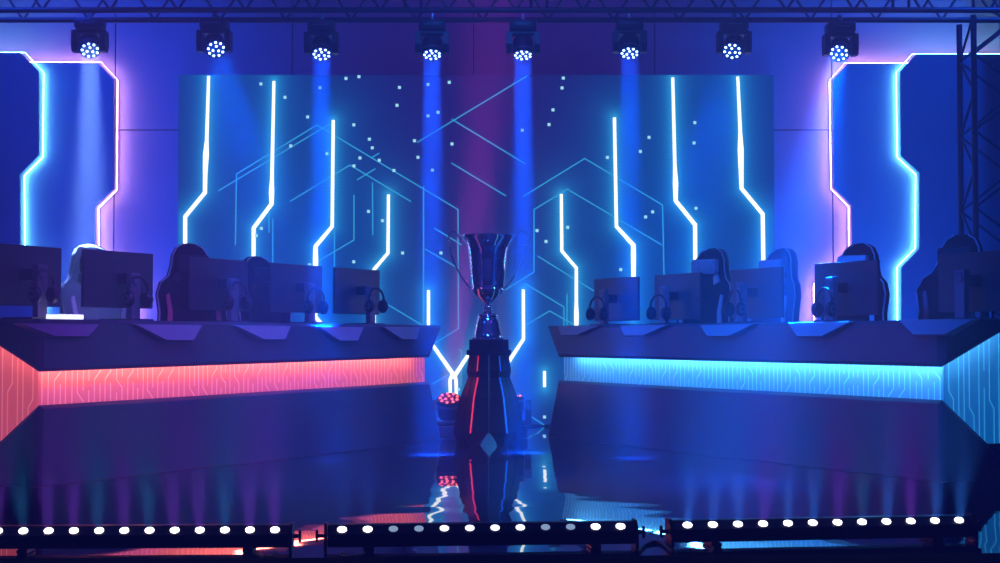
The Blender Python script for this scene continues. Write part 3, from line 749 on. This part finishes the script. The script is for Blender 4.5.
# ------------------------------------------------------------------ trophy
tp = Vector(((487.7 - 500) / F * YP, YP, ZC)); trophy = thing('trophy_cup', 'tall silver trophy cup with two thin handles on the black pedestal', 'trophy', tp)
def tz(y): return atY(488, y, YP).z - ZC
def rp(p): return p / ppm
bm = bmesh.new()
lathe(bm, [(rp(16), 0), (rp(16), .012), (rp(15), .02), (rp(14.2), tz(334)), (rp(12.3), tz(326)), (rp(11), tz(319)), (rp(10.2), tz(317.5)), (rp(11), tz(316.5)), (rp(10.5), tz(315)), (rp(7), tz(313))], 40); fin('foot', bm, M['chrome'], trophy, smooth=True)
bm = bmesh.new(); lathe(bm, [(rp(7.2), tz(313.5)), (rp(4.6), tz(311)), (rp(4.4), tz(309)), (rp(3.6), tz(307)), (rp(3.8), tz(304)), (rp(5.2), tz(300.5))], 32); fin('stem', bm, M['chrome'], trophy, smooth=True)
bm = bmesh.new()
outer = [(5, 302.5), (7.4, 300), (11.8, 296.3), (15.0, 292.6), (16.7, 289.6), (16.2, 287.5), (16.6, 285), (17.4, 278), (18.6, 262), (20, 250), (22.3, 243), (25.8, 238.2), (27.2, 236.4), (27.4, 235.4)]
inner = [(26.6, 235.2), (25.2, 237.8), (21.6, 243), (19.2, 250.5), (17.6, 262), (16.4, 278), (15.4, 287), (8, 294)]
lathe(bm, [(rp(r), tz(y)) for r, y in outer] + [(rp(r), tz(y)) for r, y in inner], 56)
fin('bowl', bm, M['chrome'], trophy, smooth=True)
for s in (-1, 1):
    bm = bmesh.new()
    hp = [(26, 238.5), (29, 237), (31, 233.5), (34.5, 231.3), (38, 233), (39, 238), (38.4, 246), (36, 256), (32, 266), (26.5, 276), (21, 284), (17, 288.5)]
    pts = [Vector((s * rp(x), 0, tz(y))) for x, y in hp]
    # smooth by Catmull-Rom
    sm = []
    for i in range(len(pts) - 1):
        p0, p1, p2, p3 = pts[max(i - 1, 0)], pts[i], pts[i + 1], pts[min(i + 2, len(pts) - 1)]
        for t in (0, .25, .5, .75): sm.append(.5 * ((2 * p1) + (p2 - p0) * t + (2 * p0 - 5 * p1 + 4 * p2 - p3) * t * t + (3 * p1 - p0 - 3 * p2 + p3) * t ** 3))
    sm.append(pts[-1]); path(bm, sm, .006, 8); fin('handle', bm, M['chrome'], trophy, smooth=True)

# ------------------------------------------------------------------ two red floor moving heads
for px, py, Y, lab, up in ((449, 437, 13.6, 'red-lit moving head light on the floor left of the pedestal', 62), (512, 437, 13.7, 'red-lit moving head light on the floor half hidden behind the pedestal', 90)):
    r_ = copy_tree(proto); r_['label'] = lab; r_['group'] = 'red moving head lights on the floor'
    q = atY(px, py, Y); r_.location = (q.x, Y, .0); r_.rotation_euler = (PI, 0, 0)
    r_.scale = (1.2,) * 3
    for k in r_.children:
        if k.name.startswith('clamp'): bpy.data.objects.remove(k); continue
        if k.name.startswith('head'):
            k.rotation_euler = (math.radians(90 - up), 0, 0)
            for l in k.children:
                if l.name.startswith('led') or l.name.startswith('lens_plate'):
                    l.material_slots[0].link = 'OBJECT'; l.material_slots[0].material = M['led_red'] if l.name.startswith('led') else M['lens_plate_red']

# ------------------------------------------------------------------ LED light bars on the stage front
def make_bar():
    root = thing('led_light_bar', '', 'light bar'); L = 1.17
    prof = [(-.045, .018), (-.045, .068), (-.008, .102), (.045, .102), (.045, .018)]
    bm = bmesh.new(); prism(bm, [Vector((-L / 2, y, z)) for y, z in prof], (L, 0, 0)); bmesh.ops.bevel(bm, geom=bm.edges[:], offset=.003, segments=1, affect='EDGES'); fin('housing', bm, M['bar'], root)
    for s in (-1, 1):
        bm = bmesh.new(); prism(bm, [Vector((s * (L / 2 + .001), y, z)) for y, z in ((-.05, .0), (-.05, .07), (-.01, .108), (.05, .108), (.05, 0))], (s * .012, 0, 0)); e = fin('end_cap', bm, M['bar'], root)
        bm = bmesh.new(); tube(bm, (s * (L / 2 + .012), -.0, .058), (s * (L / 2 + .036), 0, .058), .008, 10); box(bm, (s * (L / 2 + .04), 0, .058), (.01, .02, .048), bev=.003); fin('knob', bm, M['bar'], e, smooth=True)
        bm = bmesh.new(); box(bm, (s * .43, 0, .009), (.04, .14, .018), bev=.003); fin('foot', bm, M['bar'], root)
    nn = Vector((0, -.034, .037)).normalized(); c0 = Vector((0, -.0265, .085)) + nn * .001
    q = nn.to_track_quat('Z', 'X').to_matrix()
    bm = bmesh.new(); lathe(bm, [(.0185, 0), (.0185, .002), (.012, .0040), (.004, .005)], 20)
    l0 = fin('led_lens', bm, M['led_white'], root, smooth=True); l0.scale = (.8, .95, 1); l0.rotation_euler = q.to_euler()
    for i in range(12):
        l = l0 if i == 0 else l0.copy()
        if i: COL.objects.link(l); l.parent = root
        l.location = c0 + Vector(((i - 5.5) * .0965, 0, 0)); l['idx'] = i
    return root, nn, c0
bar0, bn, bc0 = make_bar()
zl = .085
def bar_ends(x0, y0, x1, y1):
    a, b = onZ(x0, y0, zl), onZ(x1, y1, zl); return a, b
bars = [((-2, 531.5), (275, 530.3), 'black LED light bar at the lower left with twelve white lamps', 'VCVVCVCVVCVV'),
        ((342, 530), (620.5, 526.8), 'black LED light bar in the middle with some dim lamps, below the pedestal', 'BBBBVVBBBBBB'),
        ((687.5, 525.5), (959, 520.6), 'black LED light bar at the lower right with twelve white lamps', 'BBBVBBVCBVBB')]
dimset = {2, 3, 8, 9}; midset = {4, 5, 6, 7}
M['led_mid'] = mat('led_half', (.8, .85, .9), .1, emit=(.7, .75, .95), es=2.4)
cc = {'V': (.36, .07, 1), 'C': (.04, .38, .9), 'B': (.04, .22, 1)}
bar_info = []
for i, (p0, p1, lab, cols) in enumerate(bars):
    a, b = onZ(*p0, zl), onZ(*p1, zl); mid_ = (a + b) / 2; yaw = math.atan2(b.y - a.y, b.x - a.x)
    r_ = bar0 if i == 0 else copy_tree(bar0)
    sc = (b - a).length / (11 * .0965)
    Rz = Matrix.Rotation(yaw, 3, 'Z'); o_ = Rz @ Vector((0, bc0.y, 0))
    r_.location = (mid_.x - o_.x, mid_.y - o_.y, .001); r_.rotation_euler = (0, 0, yaw); r_.scale = (sc, 1, 1)
    r_['label'] = lab; r_['group'] = 'LED light bars along the stage front'
    for l in list(r_.children):
        if l.name.startswith('led_lens'):
            k = l['idx']
            if i == 1 and (k in dimset or k in midset):
                l.material_slots[0].link = 'OBJECT'; l.material_slots[0].material = M['led_dim'] if k in dimset else M['led_mid']; l['label'] = 'dim lamp' if k in dimset else 'lamp at half brightness'
    wn = Rz @ bn
    bar_info.append((a, b, wn, cols))
for o_ in bpy.data.objects:
    if 'idx' in o_: del o_['idx']
BARP = 7.5
for i, (a, b, wn, cols) in enumerate(bar_info):
    for k in range(12):
        if i == 1 and k in dimset: continue
        p = a + (b - a) * k / 11 + Vector((0, 0, 0)) + wn * .012
        d = Vector((random.uniform(-.05, .05), -.12 + .0, 1))
        disk_lamp('bar_lamp', p, d, cc[cols[k]], BARP * (.3 if i == 1 else 1) * {'C': .5, 'V': .65, 'B': 1}[cols[k]], .03, 40)

# ------------------------------------------------------------------ cables
def cable(label, pts, r=.006):
    P = [Vector(p) for p in pts]; sm = []
    for i in range(len(P) - 1):
        p0, p1, p2, p3 = P[max(i - 1, 0)], P[i], P[i + 1], P[min(i + 2, len(P) - 1)]
        for t in np.linspace(0, 1, 7)[:-1]:
            t = float(t); sm.append(.5 * ((2 * p1) + (p2 - p0) * t + (2 * p0 - 5 * p1 + 4 * p2 - p3) * t * t + (3 * p1 - p0 - 3 * p2 + p3) * t ** 3))
    sm.append(P[-1]); bm = bmesh.new(); path(bm, sm, r, 8)
    tag(fin('power_cable', bm, M['cable'], smooth=True), label, 'cable', 'power cables of the light bars')
def fz(x, y, z=.007): return onZ(x, y, z)
cable('black cable running across the gap between the middle and right light bars', [fz(638, 552), fz(645, 545), fz(653, 542), fz(661, 543), fz(668, 548), fz(672, 553)], .007)
cable('black cable loop hanging below the right end of the left light bar', [fz(257, 552, .012), fz(262, 556), fz(268, 557), fz(275, 553, .012)], .006)
cable('black cable loop below the left end of the middle light bar', [fz(342, 552, .012), fz(340, 556), fz(352, 557), fz(365, 553, .012)], .006)
cable('black cable below the left end of the right light bar', [fz(690, 549, .012), fz(698, 552), fz(708, 553), fz(713, 548, .012)], .006)

# ------------------------------------------------------------------ added fill lights and red floor beams
BL = (.035, .10, 1)
def fill_spot(name, loc, target, color, power, size=60, blend=.9, rad=.4):  # soft spot without a fixture, added to brighten an area
    return spot(name, Vector(loc), Vector(target) - Vector(loc), color, power, size, blend, rad)
fill_spot('wall_fill_left', (-4.6, 11.6, 5.4), (-3.9, 15.6, 2.0), (.0, .06, 1), 1300, 70)  # wall fills from above, added to tint the back wall
fill_spot('low_wall_fill_left', (-3.4, 13.7, .35), (-3.4, 15.6, 1.3), (.0, .06, 1), 420, 115, 1)  # unseen low fills added to brighten the lower wall
fill_spot('wall_fill_right', (4.6, 11.6, 5.4), (3.8, 15.6, 2.0), (.0, .085, 1), 1300, 70)
fill_spot('low_wall_fill_right', (3.3, 13.7, .35), (3.3, 15.6, 1.3), (.0, .10, 1), 480, 115, 1)
fill_spot('wall_fill_centre', (0, 10.8, 5.6), (0, 15.6, 3.4), (.10, .008, .42), 420, 60)  # added purple fill for the upper wall, no fixture
fill_spot('desk_fill_left', (4.0, 7.0, 5.0), (-1.7, 10.6, .6), (.20, .012, .62), 2300, 36)  # cross fills added to brighten the desk fronts, no fixtures
fill_spot('desk_fill_right', (-4.0, 7.0, 5.0), (1.7, 10.8, .6), (.0, .10, 1), 3600, 36)
fill_spot('tray_fill', (0, 7.5, 5.6), (0, 11.5, .9), (.02, .18, 1), 1400, 70)  # added overhead fill that brightens the desk trays
fill_spot('trophy_fill', (-4.6, 8.6, 3.0), (-.1, YP, 1.32), (1, .10, .30), 110, 4.5, .5, .3)  # side fills added for coloured highlights on the cup
fill_spot('trophy_fill', (4.6, 8.6, 3.0), (-.1, YP, 1.32), (.1, .55, 1), 420, 4.5, .5, .3)
# red floor heads' beams
disk_lamp('floor_head_lamp', atY(450, 388, 13.6), Vector((.13, .0, 1)), (1, .06, .62), 22, .17, 14)
disk_lamp('floor_head_lamp', atY(513, 386, 13.7), Vector((-.14, .03, 1)), (1, .04, .35), 2.5, .12, 8)

# haze
W = bpy.data.worlds.new('hazy_hall'); S.world = W; W.use_nodes = True; nt = W.node_tree; nt.nodes.clear()
out = nt.nodes.new('ShaderNodeOutputWorld'); bg = nt.nodes.new('ShaderNodeBackground'); bg.inputs[0].default_value = (.002, .003, .02, 1); bg.inputs[1].default_value = .3
pv = nt.nodes.new('ShaderNodeVolumePrincipled'); pv.inputs['Density'].default_value = .015; pv.inputs['Anisotropy'].default_value = .25
pv.inputs['Color'].default_value = (.85, .9, 1, 1); pv.inputs['Absorption Color'].default_value = (1, 1, 1, 1)
pv.inputs['Emission Strength'].default_value = 1.0; pv.inputs['Emission Color'].default_value = (.0001, .0002, .0038, 1)  # haze given its own blue glow in place of scattered ambient light
nt.links.new(bg.outputs[0], out.inputs['Surface']); nt.links.new(pv.outputs[0], out.inputs['Volume'])

S.view_settings.view_transform = 'Standard'; S.view_settings.look = 'None'; S.view_settings.exposure = 0
cy = S.cycles
cy.use_denoising = True; cy.max_bounces = 5; cy.diffuse_bounces = 2; cy.glossy_bounces = 4; cy.volume_bounces = 0; cy.transmission_bounces = 2
cy.sample_clamp_indirect = 3; cy.sample_clamp_direct = 0; cy.use_light_tree = True; cy.caustics_reflective = False; cy.caustics_refractive = False
